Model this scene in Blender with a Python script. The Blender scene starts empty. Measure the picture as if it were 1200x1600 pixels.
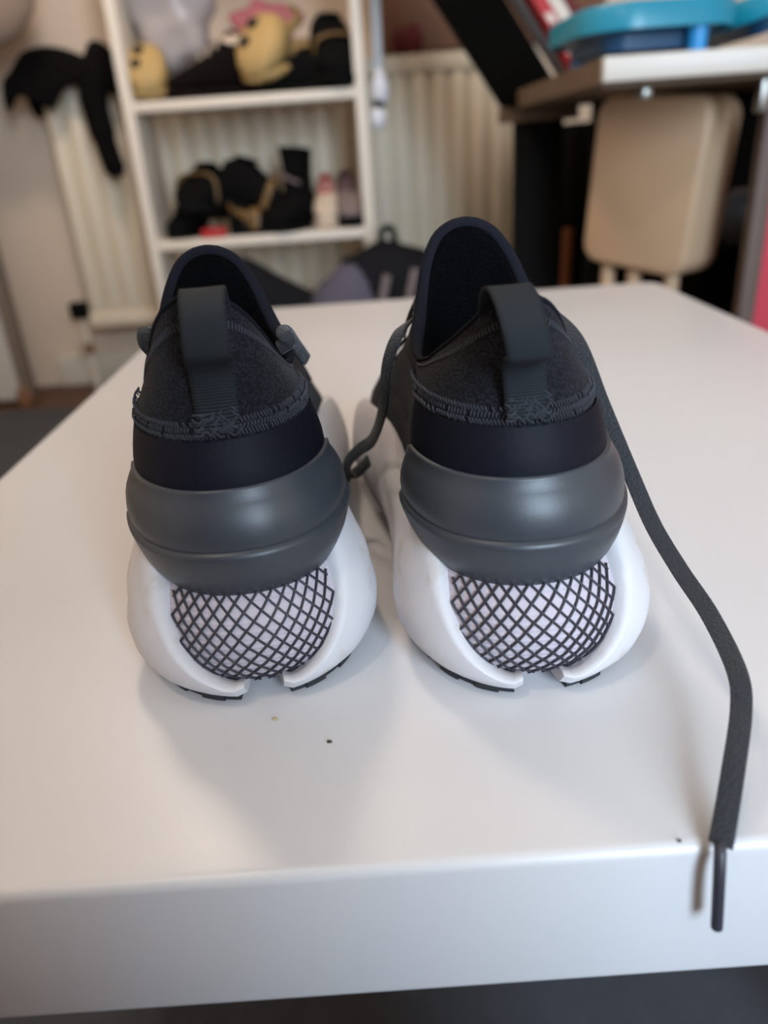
import bpy, bmesh, math, random
import numpy as np
from mathutils import Vector, Matrix
C = bpy.context.scene.collection
scene = bpy.context.scene
random.seed(4)
PI = math.pi
TZ = 0.45                      # height of the table top
CAMZ = TZ + 0.182

# ------------------------------------------------------------------ camera
def make_camera():
    cd = bpy.data.cameras.new('camera'); cam = bpy.data.objects.new('camera', cd); C.objects.link(cam)
    th, roll = math.radians(25.6), math.radians(4.0)
    fw = Vector((0, math.cos(th), -math.sin(th))); r0 = Vector((1, 0, 0)); u0 = r0.cross(fw)
    R = math.cos(roll)*r0 - math.sin(roll)*u0; U = math.sin(roll)*r0 + math.cos(roll)*u0
    m = Matrix((R, U, -fw)).transposed().to_4x4(); m.translation = Vector((0, 0, CAMZ))
    cam.matrix_world = m
    cd.sensor_fit = 'VERTICAL'; cd.sensor_height = 36; cd.sensor_width = 27
    cd.lens = 1180/1600*36
    cd.clip_start = 0.01
    cd.dof.use_dof = True; cd.dof.focus_distance = 0.285; cd.dof.aperture_fstop = 5.6
    scene.camera = cam
make_camera()

# ------------------------------------------------------------------ world and light
def lin(c):
    return tuple(((v/255)/12.92 if v/255 <= .04045 else ((v/255+.055)/1.055)**2.4) for v in c)
w = bpy.data.worlds.new('world'); scene.world = w; w.use_nodes = True
w.node_tree.nodes['Background'].inputs[0].default_value = (0.72, 0.86, 1.0, 1)
w.node_tree.nodes['Background'].inputs[1].default_value = 1.0

def area(name, loc, target, sx, sy, power, col):
    ld = bpy.data.lights.new(name, 'AREA'); ld.shape = 'RECTANGLE'; ld.size = sx; ld.size_y = sy
    ld.energy = power; ld.color = col
    o = bpy.data.objects.new(name, ld); C.objects.link(o); o.location = loc
    d = Vector(target) - Vector(loc); o.rotation_euler = d.to_track_quat('-Z', 'Y').to_euler()
    return o
area('window_daylight', (0.75, -1.66, 1.28), (0.55, 0.0, 0.9), 0.62, 1.3, 80, (0.64, 0.82, 1.0))
def bulb(name, loc, power, col, r):
    ld = bpy.data.lights.new(name, 'POINT'); ld.energy = power; ld.color = col; ld.shadow_soft_size = r
    o = bpy.data.objects.new(name, ld); C.objects.link(o); o.location = loc
LAMP_NEAR = (-0.45, -0.2, 1.95)
LAMP_FAR = (-0.35, 1.30, 2.0)
WARM = (1.0, 0.86, 0.73)
bulb('lamp_near_light', LAMP_NEAR, 10.5, WARM, 0.025)
bulb('lamp_far_light', LAMP_FAR, 29, WARM, 0.11)

vs = scene.view_settings
vs.view_transform = 'Standard'; vs.look = 'None'; vs.gamma = 1; vs.use_curve_mapping = False
vs.exposure = -0.08

# ------------------------------------------------------------------ materials
def mat(name, rgb, rough=.6, bump=None, bscale=100, bstr=.2, var=.0, vscale=8, coat=0, spec=.5, sheen=0, metal=0, alpha=None, trans=0, rvar=0):
    m = bpy.data.materials.new(name); m.use_nodes = True
    nt = m.node_tree; b = nt.nodes['Principled BSDF']
    c = (*lin(rgb), 1)
    b.inputs['Base Color'].default_value = c; b.inputs['Roughness'].default_value = rough
    b.inputs['Specular IOR Level'].default_value = spec; b.inputs['Metallic'].default_value = metal
    b.inputs['Coat Weight'].default_value = coat; b.inputs['Coat Roughness'].default_value = .25
    if sheen: b.inputs['Sheen Weight'].default_value = sheen; b.inputs['Sheen Roughness'].default_value = .5
    if trans: b.inputs['Transmission Weight'].default_value = trans
    if alpha is not None: b.inputs['Alpha'].default_value = alpha
    tc = nt.nodes.new('ShaderNodeTexCoord'); vec = tc.outputs['Object']
    if var or rvar:
        n = nt.nodes.new('ShaderNodeTexNoise'); n.inputs['Scale'].default_value = vscale; n.inputs['Detail'].default_value = 5
        nt.links.new(vec, n.inputs['Vector'])
    if var:
        mx = nt.nodes.new('ShaderNodeMix'); mx.data_type = 'RGBA'
        mx.inputs[6].default_value = tuple(v*(1-var) for v in c[:3]) + (1,)
        mx.inputs[7].default_value = tuple(min(1, v*(1+var)) for v in c[:3]) + (1,)
        nt.links.new(n.outputs['Fac'], mx.inputs[0]); nt.links.new(mx.outputs[2], b.inputs['Base Color'])
    if rvar:
        mr = nt.nodes.new('ShaderNodeMapRange'); mr.inputs[1].default_value = .3; mr.inputs[2].default_value = .7
        mr.inputs[3].default_value = rough-rvar; mr.inputs[4].default_value = rough+rvar
        nt.links.new(n.outputs['Fac'], mr.inputs[0]); nt.links.new(mr.outputs[0], b.inputs['Roughness'])
    if bump:
        if bump == 'noise':
            t = nt.nodes.new('ShaderNodeTexNoise'); t.inputs['Scale'].default_value = bscale; t.inputs['Detail'].default_value = 3; out = t.outputs['Fac']
        elif bump == 'voronoi':
            t = nt.nodes.new('ShaderNodeTexVoronoi'); t.inputs['Scale'].default_value = bscale; out = t.outputs['Distance']
        else:
            t = nt.nodes.new('ShaderNodeTexWave'); t.inputs['Scale'].default_value = bscale; t.inputs['Distortion'].default_value = .4
            t.bands_direction = bump; out = t.outputs['Fac']
        nt.links.new(vec, t.inputs['Vector'])
        bp = nt.nodes.new('ShaderNodeBump'); bp.inputs['Strength'].default_value = bstr; bp.inputs['Distance'].default_value = .001
        nt.links.new(out, bp.inputs['Height']); nt.links.new(bp.outputs[0], b.inputs['Normal'])
    return m

def knit_mat(name, rgb, hi, scale, squash=(1, 1, 1.6), sheen=.04, spec=.15):
    """knitted cloth: small rows of loops, raised and a little lighter"""
    m = mat(name, rgb, .9, sheen=sheen, spec=spec); nt = m.node_tree; b = nt.nodes['Principled BSDF']
    tc = nt.nodes.new('ShaderNodeTexCoord'); mp = nt.nodes.new('ShaderNodeMapping'); mp.inputs['Scale'].default_value = squash
    nt.links.new(tc.outputs['Object'], mp.inputs[0])
    v = nt.nodes.new('ShaderNodeTexVoronoi'); v.inputs['Scale'].default_value = scale; nt.links.new(mp.outputs[0], v.inputs['Vector'])
    n = nt.nodes.new('ShaderNodeTexNoise'); n.inputs['Scale'].default_value = 55; n.inputs['Detail'].default_value = 6; nt.links.new(tc.outputs['Object'], n.inputs['Vector'])
    r = nt.nodes.new('ShaderNodeValToRGB'); r.color_ramp.elements[0].position = .05; r.color_ramp.elements[1].position = .6
    r.color_ramp.elements[0].color = (*lin(hi), 1); r.color_ramp.elements[1].color = (*lin(rgb), 1)
    nt.links.new(v.outputs['Distance'], r.inputs[0])
    mx = nt.nodes.new('ShaderNodeMix'); mx.data_type = 'RGBA'; mx.inputs[6].default_value = (*lin(rgb), 1)
    nt.links.new(n.outputs['Fac'], mx.inputs[0]); nt.links.new(r.outputs[0], mx.inputs[7]); nt.links.new(mx.outputs[2], b.inputs['Base Color'])
    bp = nt.nodes.new('ShaderNodeBump'); bp.inputs['Strength'].default_value = .5; bp.inputs['Distance'].default_value = .0008; bp.invert = True
    nt.links.new(v.outputs['Distance'], bp.inputs['Height']); nt.links.new(bp.outputs[0], b.inputs['Normal'])
    return m

M = {}
M['table'] = mat('white_laminate', (205, 202, 203), .38, 'noise', 60, .03, .025, 5, rvar=.06)
M['wall'] = mat('beige_wall_paint', (222, 200, 178), .9, 'noise', 60, .15, .04, 3)
M['ceiling'] = mat('ceiling_paint', (225, 220, 210), .9)
M['door'] = mat('off_white_door_paint', (205, 198, 188), .5, None, var=.03, vscale=3)
M['trimd'] = mat('taupe_door_edge', (128, 112, 96), .6)
M['skirt'] = mat('cream_skirting_paint', (222, 212, 194), .5)
M['wood_floor'] = mat('brown_floorboards', (92, 62, 44), .6, 'noise', 30, .1, .25, 12)
M['rug'] = mat('dark_grey_rug', (66, 68, 74), .95, 'noise', 400, .6, .2, 60)
M['shelf'] = mat('white_shelf_paint', (228, 214, 198), .5)
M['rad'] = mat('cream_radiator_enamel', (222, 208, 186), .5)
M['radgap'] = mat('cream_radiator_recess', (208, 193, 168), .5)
M['black_cloth'] = mat('black_cloth', (15, 13, 13), .95, 'noise', 90, .4, .2, 20, spec=.08)
M['metal'] = mat('brushed_metal', (150, 146, 140), .35, metal=1)
M['copper'] = mat('brown_pipe', (130, 92, 66), .5)
M['blackp'] = mat('black_plastic', (13, 12, 12), .8, spec=.1)
M['blackwood'] = mat('black_painted_wood', (9, 8, 7), .9, 'noise', 40, .1, .1, 10, spec=.05)
M['greypanel'] = mat('grey_panel', (92, 88, 90), .6)
M['deskw'] = mat('white_desk_laminate', (208, 200, 190), .4)
M['deskund'] = mat('raw_underside_and_edge_shade', (104, 84, 66), .7, var=.1, vscale=20)  # underside board; also painted as shade along the desk's left edge
M['chair'] = mat('cream_painted_chair', (200, 168, 136), .45, var=.02)
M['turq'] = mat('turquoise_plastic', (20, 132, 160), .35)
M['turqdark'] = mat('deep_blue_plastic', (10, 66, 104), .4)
M['turqleg'] = mat('blue_plastic_leg', (28, 140, 205), .35)
M['red'] = mat('red_paper', (178, 32, 36), .6)
M['whitep'] = mat('white_paper', (214, 204, 196), .7)
M['darkred'] = mat('dark_red_cloth', (96, 30, 32), .8)
M['pink'] = mat('pink_cloth', (214, 122, 124), .85, 'noise', 60, .4, .25, 25)
M['tan'] = mat('tan_foam', (180, 148, 94), .7, var=.08, vscale=15)
M['hole'] = mat('dark_hole', (40, 30, 18), .9)
M['gold'] = mat('gold_strap', (112, 82, 40), .45)
M['trainer'] = mat('dark_brown_trainer', (20, 14, 13), .9, 'noise', 90, .3, .2, 30, spec=.08)
M['maroon'] = mat('maroon_cloth', (74, 26, 32), .8)
M['greyc'] = mat('grey_cloth', (120, 104, 100), .85, 'noise', 60, .3)
M['cup'] = mat('cream_canvas', (200, 180, 160), .8)
M['bagpl'] = mat('thin_grey_plastic_bag', (196, 182, 178), .35, 'noise', 14, .8, .06, 10, trans=.12)
M['pack'] = mat('black_backpack_nylon', (18, 17, 21), .8, 'noise', 60, .3, .2, 20, spec=.15)
M['packp'] = mat('slate_backpack_panel', (78, 74, 90), .75, 'noise', 60, .3)
M['packg'] = mat('dusty_grey_webbing', (110, 96, 96), .8)
M['strap'] = mat('pale_grey_strap', (172, 176, 180), .6)
M['whiteplastic'] = mat('white_plastic', (222, 220, 226), .4)
M['taupe'] = mat('taupe_canvas', (150, 128, 112), .9, 'noise', 40, .3)
M['dark'] = mat('dark_cupboard', (14, 12, 12), .9, spec=.05)
M['pinkred'] = mat('pink_red_curtain', (196, 62, 78), .8, 'noise', 30, .2)
M['brownf'] = mat('brown_frame', (96, 78, 70), .6)
M['orange'] = mat('orange_wood', (158, 92, 50), .6)
M['grey'] = mat('grey_ball_plastic', (82, 84, 90), .6)
M['crumb'] = mat('brown_crumb', (70, 56, 44), .9)
M['crumby'] = mat('yellow_crumb', (184, 172, 128), .9)
M['leather'] = mat('brown_leather', (92, 62, 44), .5, 'noise', 80, .2, .15, 10)
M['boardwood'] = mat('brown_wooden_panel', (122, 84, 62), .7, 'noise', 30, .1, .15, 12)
M['glass'] = mat('lamp_glass', (250, 240, 225), .4)
# shoe materials
M['knit'] = knit_mat('black_knit', (16, 16, 21), (60, 60, 71), 850)
M['lining'] = knit_mat('black_mesh_lining', (4, 4, 5), (14, 14, 17), 700, sheen=0, spec=.04)
M['band'] = mat('navy_black_band', (13, 14, 25), .6, 'noise', 500, .15, spec=.15, var=.15, vscale=40)
M['clip'] = mat('charcoal_moulded_rubber', (54, 57, 63), .40, 'noise', 1200, .05, .08, 45, spec=.5, rvar=.02)
M['clipedge'] = mat('charcoal_glossy_lip', (74, 68, 64), .3, spec=.6)
M['foam'] = mat('white_foam_sole', (206, 202, 204), .6, 'noise', 260, .22, .05, 45, spec=.4)
def soiled(m):
    nt = m.node_tree; b = nt.nodes['Principled BSDF']; src = b.inputs['Base Color'].links[0].from_socket
    tc = nt.nodes.new('ShaderNodeTexCoord'); n = nt.nodes.new('ShaderNodeTexNoise'); n.inputs['Scale'].default_value = 75; n.inputs['Detail'].default_value = 8
    nt.links.new(tc.outputs['Object'], n.inputs['Vector'])
    r = nt.nodes.new('ShaderNodeMapRange'); r.inputs[1].default_value = .60; r.inputs[2].default_value = .80; r.inputs[4].default_value = .55; nt.links.new(n.outputs['Fac'], r.inputs[0])
    mx = nt.nodes.new('ShaderNodeMix'); mx.data_type = 'RGBA'; mx.inputs[7].default_value = (*lin((176, 152, 122)), 1)
    nt.links.new(r.outputs[0], mx.inputs[0]); nt.links.new(src, mx.inputs[6]); nt.links.new(mx.outputs[2], b.inputs['Base Color'])
soiled(M['foam'])
M['tread'] = mat('black_rubber_tread', (34, 35, 39), .65, 'noise', 300, .2)
M['pocket'] = mat('lavender_grey_mesh', (192, 180, 188), .7, 'Z', 170, .25, .05, 60)
M['net'] = mat('dark_net_cord', (44, 42, 50), .6)
M['binding'] = mat('charcoal_collar_binding', (22, 23, 31), .9, 'noise', 600, .3, spec=.12)
M['stitch'] = mat('grey_stitching', (50, 51, 59), .8)
M['lace'] = mat('black_woven_lace', (24, 27, 34), .75, 'voronoi', 900, .5, .25, 300, sheen=.2)
M['aglet'] = mat('black_plastic_aglet', (52, 50, 58), .45)
def tape_mat():
    m = mat('charcoal_woven_tape', (27, 30, 34), .7, spec=.15); nt = m.node_tree; b = nt.nodes['Principled BSDF']
    uv = nt.nodes.new('ShaderNodeUVMap'); t = nt.nodes.new('ShaderNodeTexWave'); t.inputs['Scale'].default_value = 34
    t.inputs['Distortion'].default_value = .6; t.bands_direction = 'X'; nt.links.new(uv.outputs[0], t.inputs['Vector'])
    t2 = nt.nodes.new('ShaderNodeTexWave'); t2.inputs['Scale'].default_value = 9; t2.bands_direction = 'Y'; nt.links.new(uv.outputs[0], t2.inputs['Vector'])
    ad = nt.nodes.new('ShaderNodeMath'); ad.operation = 'MULTIPLY'; nt.links.new(t.outputs['Fac'], ad.inputs[0]); nt.links.new(t2.outputs['Fac'], ad.inputs[1])
    mx = nt.nodes.new('ShaderNodeMix'); mx.data_type = 'RGBA'; mx.inputs[6].default_value = (*lin((18, 20, 24)), 1); mx.inputs[7].default_value = (*lin((60, 65, 70)), 1)
    nt.links.new(ad.outputs[0], mx.inputs[0]); nt.links.new(mx.outputs[2], b.inputs['Base Color'])
    bp = nt.nodes.new('ShaderNodeBump'); bp.inputs['Strength'].default_value = .5; bp.inputs['Distance'].default_value = .0006
    nt.links.new(t.outputs['Fac'], bp.inputs['Height']); nt.links.new(bp.outputs[0], b.inputs['Normal'])
    return m
M['tape'] = tape_mat()

# ------------------------------------------------------------------ helpers
def mesh_from(bm, name):
    me = bpy.data.meshes.new(name); bmesh.ops.recalc_face_normals(bm, faces=bm.faces); bm.to_mesh(me); bm.free(); return me
def obj(name, bm, m, parent=None, smooth=True, angle=40):
    me = mesh_from(bm, name)
    if smooth:
        for p in me.polygons: p.use_smooth = True
        me.set_sharp_from_angle(angle=math.radians(angle))
    for x in (m if isinstance(m, (list, tuple)) else [m]): me.materials.append(M[x] if isinstance(x, str) else x)
    o = bpy.data.objects.new(name, me); C.objects.link(o)
    if parent: o.parent = parent
    return o
def tag(o, label, cat, group=None, kind=None):
    if label: o['label'] = label
    if cat: o['category'] = cat
    if group: o['group'] = group
    if kind: o['kind'] = kind
    return o
def thing(name, label, cat, loc=(0, 0, 0), rz=0, group=None):
    o = bpy.data.objects.new(name, None); C.objects.link(o); o.empty_display_size = .05
    o.location = loc; o.rotation_euler = (0, 0, rz); return tag(o, label, cat, group)
def struct(name, bm, m, label=None, smooth=False):
    o = obj(name, bm, m, None, smooth); o['kind'] = 'structure'
    if label: o['label'] = label
    return o
def box(bm, lo, hi, bev=0, seg=2, rot=None):
    lo, hi = Vector(lo), Vector(hi); c = (lo+hi)/2; s = hi-lo
    r = bmesh.ops.create_cube(bm, size=1); vs_ = r['verts']
    for v in vs_: v.co = Vector((v.co.x*s.x, v.co.y*s.y, v.co.z*s.z))
    if bev:
        es = list({e for v in vs_ for e in v.link_edges})
        rr = bmesh.ops.bevel(bm, geom=es, offset=bev, segments=seg, profile=.5, affect='EDGES')
        vs_ = list({v for f in rr['faces'] for v in f.verts} | {v for v in vs_ if v.is_valid})
    for v in vs_:
        p = v.co
        if rot is not None: p = rot @ p
        v.co = p + c
    return bm
def B(): return bmesh.new()
def boxo(name, lo, hi, m, parent=None, bev=0.003, rot=None):
    return obj(name, box(B(), lo, hi, bev, 2, rot), m, parent)
def grid(bm, rows, closed_u=False, closed_v=False, uv=False):
    """rows: list of rows of points; quads between them"""
    V = [[bm.verts.new(p) for p in r] for r in rows]
    nr, nc = len(V), len(V[0])
    L = bm.loops.layers.uv.verify() if uv else None
    for i in range(nr if closed_v else nr-1):
        for j in range(nc if closed_u else nc-1):
            a = (V[i][j], V[i][(j+1) % nc], V[(i+1) % nr][(j+1) % nc], V[(i+1) % nr][j])
            f = bm.faces.new(a)
            if L:
                for lp, (q, s) in zip(f.loops, ((i, j), (i, j+1), (i+1, j+1), (i+1, j))):
                    lp[L].uv = (q/(nr-1), s/(nc-1))
    return V
def cap(bm, row, flip=False):
    try: bm.faces.new(row)
    except Exception: pass
def catmull(P, n=8):
    P = [Vector(p) for p in P]; out = []
    for i in range(len(P)-1):
        a = P[max(i-1, 0)]; b = P[i]; c = P[i+1]; d = P[min(i+2, len(P)-1)]
        for k in range(n):
            t = k/n; out.append(.5*((2*b) + (c-a)*t + (2*a-5*b+4*c-d)*t*t + (3*b-a-3*c+d)*t**3))
    out.append(P[-1]); return out
def tube(bm, path, r, seg=8, closed=False, caps=True, flat=None, up=None):
    """tube along path; r number or list; flat=(w,t): flattened section, w across, t thick, up = face normal hints"""
    path = [Vector(p) for p in path]; n = len(path); rows = []; prev = None
    for i, p in enumerate(path):
        if closed: t = (path[(i+1) % n]-path[i-1])
        else: t = path[min(i+1, n-1)]-path[max(i-1, 0)]
        t.normalize()
        if flat:
            u = Vector(up[i] if isinstance(up, list) else up); s = t.cross(u).normalized(); u = s.cross(t).normalized(); a, b = flat[0]/2, flat[1]/2
        else:
            if prev is None:
                prev = Vector((0, 0, 1)) if abs(t.z) < .9 else Vector((1, 0, 0))
            s = t.cross(prev).normalized(); u = s.cross(t).normalized(); prev = u
            a = b = r[i] if isinstance(r, (list, tuple)) else r
        row = []
        for k in range(seg):
            th = 2*PI*k/seg; c_, s_ = math.cos(th), math.sin(th)
            if flat: c_ = math.copysign(abs(c_)**.5, c_); s_ = math.copysign(abs(s_)**.7, s_)
            row.append(p + s*(a*c_) + u*(b*s_))
        rows.append(row)
    V = grid(bm, rows, True, closed)
    if caps and not closed:
        cap(bm, V[0][::-1]); cap(bm, V[-1])
    return V
def loft(bm, rings, caps=True):
    V = grid(bm, rings, True)
    if caps: cap(bm, V[0][::-1]); cap(bm, V[-1])
    return V
def ell(c, rx, ry, rz, n=16, m=10, warp=None):
    rows = []
    for i in range(1, m):
        th = PI*i/m; row = []
        for j in range(n):
            ph = 2*PI*j/n
            p = Vector((rx*math.sin(th)*math.cos(ph), ry*math.sin(th)*math.sin(ph), rz*math.cos(th)))
            if warp: p = warp(p)
            row.append(p+Vector(c))
        rows.append(row)
    return rows
def blob(bm, c, r, n=16, m=10, warp=None):
    loft(bm, ell(c, *r, n, m, warp)); return bm
def sm(a, b, x):
    t = min(1, max(0, (x-a)/(b-a))); return t*t*(3-2*t)

# ------------------------------------------------------------------ the room
def wall_box(name, lo, hi, m, label=None): return struct(name, box(B(), lo, hi), m, label)
XL, XR, YF, YB, ZC = -1.5, 1.75, -1.75, 2.46, 2.4
wall_box('floor', (XL, YF, -.05), (XR, YB, 0), 'wood_floor', 'brown wooden floor at the foot of the radiator wall')
wall_box('ceiling', (XL, YF, ZC), (XR, YB, ZC+.05), 'ceiling')
wall_box('wall_back', (XL-.08, YB, 0), (XR+.08, YB+.08, ZC), 'wall', 'beige wall behind the radiator')
wall_box('wall_left', (XL-.08, YF, 0), (XL, YB, ZC), 'wall')
wall_box('wall_right', (XR, YF, 0), (XR+.08, YB, ZC), 'wall')
bm = B(); WX0, WX1, WZ0, WZ1 = .42, 1.08, .60, 1.96
for lo, hi in (((XL, YF-.1, 0), (WX0, YF, ZC)), ((WX1, YF-.1, 0), (XR, YF, ZC)), ((WX0, YF-.1, 0), (WX1, YF, WZ0)), ((WX0, YF-.1, WZ1), (WX1, YF, ZC))): box(bm, lo, hi)
struct('wall_front', bm, 'wall')
wf = B()
for lo, hi in (((WX0, YF-.08, WZ0), (WX0+.05, YF-.03, WZ1)), ((WX1-.05, YF-.08, WZ0), (WX1, YF-.03, WZ1)), ((WX0, YF-.08, WZ0), (WX1, YF-.03, WZ0+.05)), ((WX0, YF-.08, WZ1-.05), (WX1, YF-.03, WZ1))): box(wf, lo, hi)
struct('window_1', wf, 'door')
struct('baseboard_back', box(B(), (-1.02, YB-.02, 0), (XR, YB, .095), .004), 'skirt', 'cream baseboard along the radiator wall', True)
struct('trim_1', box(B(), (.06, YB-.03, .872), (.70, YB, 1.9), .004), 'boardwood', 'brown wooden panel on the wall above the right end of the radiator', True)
# a door leaf standing against the left corner, with its darker edge strip
d = struct('door_1', box(B(), (XL+.005, 2.235, .02), (-1.065, 2.275, 2.02), .006), 'door', 'off-white door leaf at the left edge', True)
boxo('edge_strip', (-1.065, 2.237, .02), (-1.03, 2.273, 2.02), 'trimd', d, .003)
boxo('door_foot', (-1.075, 2.225, .0), (-1.035, 2.285, .055), 'copper', d, .005)
tag(obj('rug', box(B(), (-1.35, -1.2, 0), (1.25, 2.16, .012), .005), 'rug'), 'dark grey rug under the white table', 'rug')

def pendant(name, loc, label, warm=True):
    t = thing(name, label, 'lamp', (loc[0], loc[1], ZC))
    bm = B(); tube(bm, [(0, 0, 0), (0, 0, loc[2]-ZC+.12)], .003); obj('cord', bm, 'blackp', t)
    bm = B(); prof = [(.018, .14), (.03, .12), (.07, .07), (.12, .0), (.118, -.005)]
    grid(bm, [[(r*math.cos(2*PI*k/24), r*math.sin(2*PI*k/24), loc[2]-ZC+z) for k in range(24)] for r, z in prof], True); obj('lamp_shade', bm, 'ceiling', t)
pendant('pendant_lamp', (LAMP_NEAR[0], LAMP_NEAR[1], LAMP_NEAR[2]+.05), 'white pendant lamp hanging over the near side of the room')
pendant('pendant_lamp.001', (LAMP_FAR[0], LAMP_FAR[1], LAMP_FAR[2]+.05), 'white pendant lamp hanging over the far end of the table')

# ------------------------------------------------------------------ white table
def rrect(x0, x1, y0, y1, r, n=6):
    out = []
    for cx, cy, a0 in ((x1-r, y0+r, -90), (x1-r, y1-r, 0), (x0+r, y1-r, 90), (x0+r, y0+r, 180)):
        for k in range(n+1):
            a = math.radians(a0+90*k/n); out.append((cx+r*math.cos(a), cy+r*math.sin(a)))
    return out
def slab(bm, x0, x1, y0, y1, z0, z1, rc, re, inset=0):
    rings = []
    for k in range(5):
        a = PI/2*k/4; ins = re*(1-math.sin(a)); z = z0+re*(1-math.cos(a)); rings.append((ins, z))
    for k in range(5):
        a = PI/2*k/4; ins = re*(1-math.cos(a)); z = z1-re+re*math.sin(a); rings.append((ins, z))
    loft(bm, [[(x, y, z) for x, y in rrect(x0+i, x1-i, y0+i, y1-i, max(rc-i, .001))] for i, z in rings])
    return bm
TX0, TX1, TY0, TY1, TT = -.256, .384, .148, 1.036, .057
table = thing('side_table', 'low white laminate table that the black shoes stand on', 'table', (.064, .59, 0))
def tl(x, y, z): return (x-.064, y-.59, z)
bm = B(); a = tl(TX0, TY0, 0); b = tl(TX1, TY1, 0)
obj('tabletop', slab(bm, a[0], b[0], a[1], b[1], TZ-TT, TZ, .022, .0035), 'table', table, True, 60)
for sx in (a[0]+.003, b[0]-.053):
    for sy in (a[1]+.003, b[1]-.053):
        boxo('leg', (sx, sy, .012), (sx+.05, sy+.05, TZ-TT), 'table', table, .002)

# ------------------------------------------------------------------ the shoes
NH, NF = 22, 34     # points on the heel quarter, points on the forward half
HEELU = [PI/2*k/NH for k in range(NH)]
def half_outline(yb, yf, wh, wf, D):
    """right half of a plan outline from the heel centre to the toe centre"""
    P = [(wh*math.sin(a)**.92, yb+D*(1-math.cos(a))) for a in HEELU]
    y1 = yb+D
    for k in range(NF+1):
        q = k/NF; s = math.sin(PI/2*q)**1.0
        y = y1+(yf-y1)*s
        base = wh+(wf-wh)*sm(.3, .85, s)-.004*math.sin(PI*min(1, s/.7))*(s < .7)
        u = max(0, (s-.52)/.48); wv = base*math.sqrt(max(0, 1-u**2.4))
        P.append((wv, y))
    return P
def full_outline(yb, yf, wh, wf, D, med=-1):
    """whole outline starting at the heel centre, going up the +x side, round the toe and back; med = the inner side"""
    h = half_outline(yb, yf, wh, wf, D)
    ring = [(x, y) for x, y in h] + [(-x, y) for x, y in h[-2:0:-1]]
    return [(x + med*.016*sm(.08, .30, y) , y) for x, y in ring]
class Tab:
    def __init__(s, rows): s.a = np.array(rows, float)
    def __call__(s, z): return [float(np.interp(z, s.a[:, 0], s.a[:, i])) for i in range(1, s.a.shape[1])]
# z, back y, heel half width, heel depth, front y, forefoot half width
SOLE = Tab([(.000, .006, .036, .040, .262, .040), (.004, .000, .0415, .044, .270, .046), (.009, -.0035, .0455, .046, .276, .049), (.016, -.0045, .0485, .047, .281, .0515),
            (.024, -.0035, .0495, .048, .283, .052), (.032, -.0005, .0485, .048, .283, .051), (.040, .003, .0460, .047, .281, .049), (.048, .007, .0425, .046, .279, .047), (.060, .012, .0380, .044, .275, .045)])
BODY = Tab([(.030, .014, .033, .040, .270, .043), (.050, .012, .0355, .042, .262, .041), (.070, .011, .0375, .043, .235, .034), (.082, .0115, .0350, .043, .205, .031), (.100, .0155, .0318, .042, .165, .027)])
BAND = Tab([(.078, .0095, .0364, .044, .212, .033), (.086, .0100, .0358, .044, .198, .032), (.092, .0115, .0346, .043, .185, .030), (.0985, .0142, .0328, .042, .168, .0275)])
MESH = Tab([(.000, .026, .014, .024, .10, .02), (.0025, .014, .026, .034, .12, .03), (.006, .0075, .033, .040, .15, .036), (.011, .0030, .0385, .043, .16, .04), (.018, .0000, .0410, .045, .16, .042), (.026, .0000, .0418, .046, .16, .042),
            (.034, .0025, .0415, .046, .16, .041), (.041, .0070, .0385, .045, .16, .04), (.048, .0120, .0350, .043, .16, .04)])
def lobes(k): pass
def outline3(tab, z, med):
    r = tab(z); lat = .0022 if tab is SOLE else 0      # the sole flares a little more on the outer side
    return [Vector((x - (med*lat*sm(.0, .045, -x*med) if lat else 0), y, z)) for x, y in full_outline(r[0], r[3], r[1], r[4], r[2], med)]
NR = len(full_outline(0, .27, .04, .04, .04))
def normal_in(ring, i):
    n = len(ring); t = ring[(i+1) % n]-ring[i-1]; v = Vector((-t.y, t.x, 0)); return v.normalized() if v.length else Vector((0, 1, 0))
def heel_angle(p):
    """angle from straight back, degrees (0 at the heel centre, 90 at the side), seen from the heel's middle"""
    return math.degrees(math.atan2(abs(p.x), .045-p.y))
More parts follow.
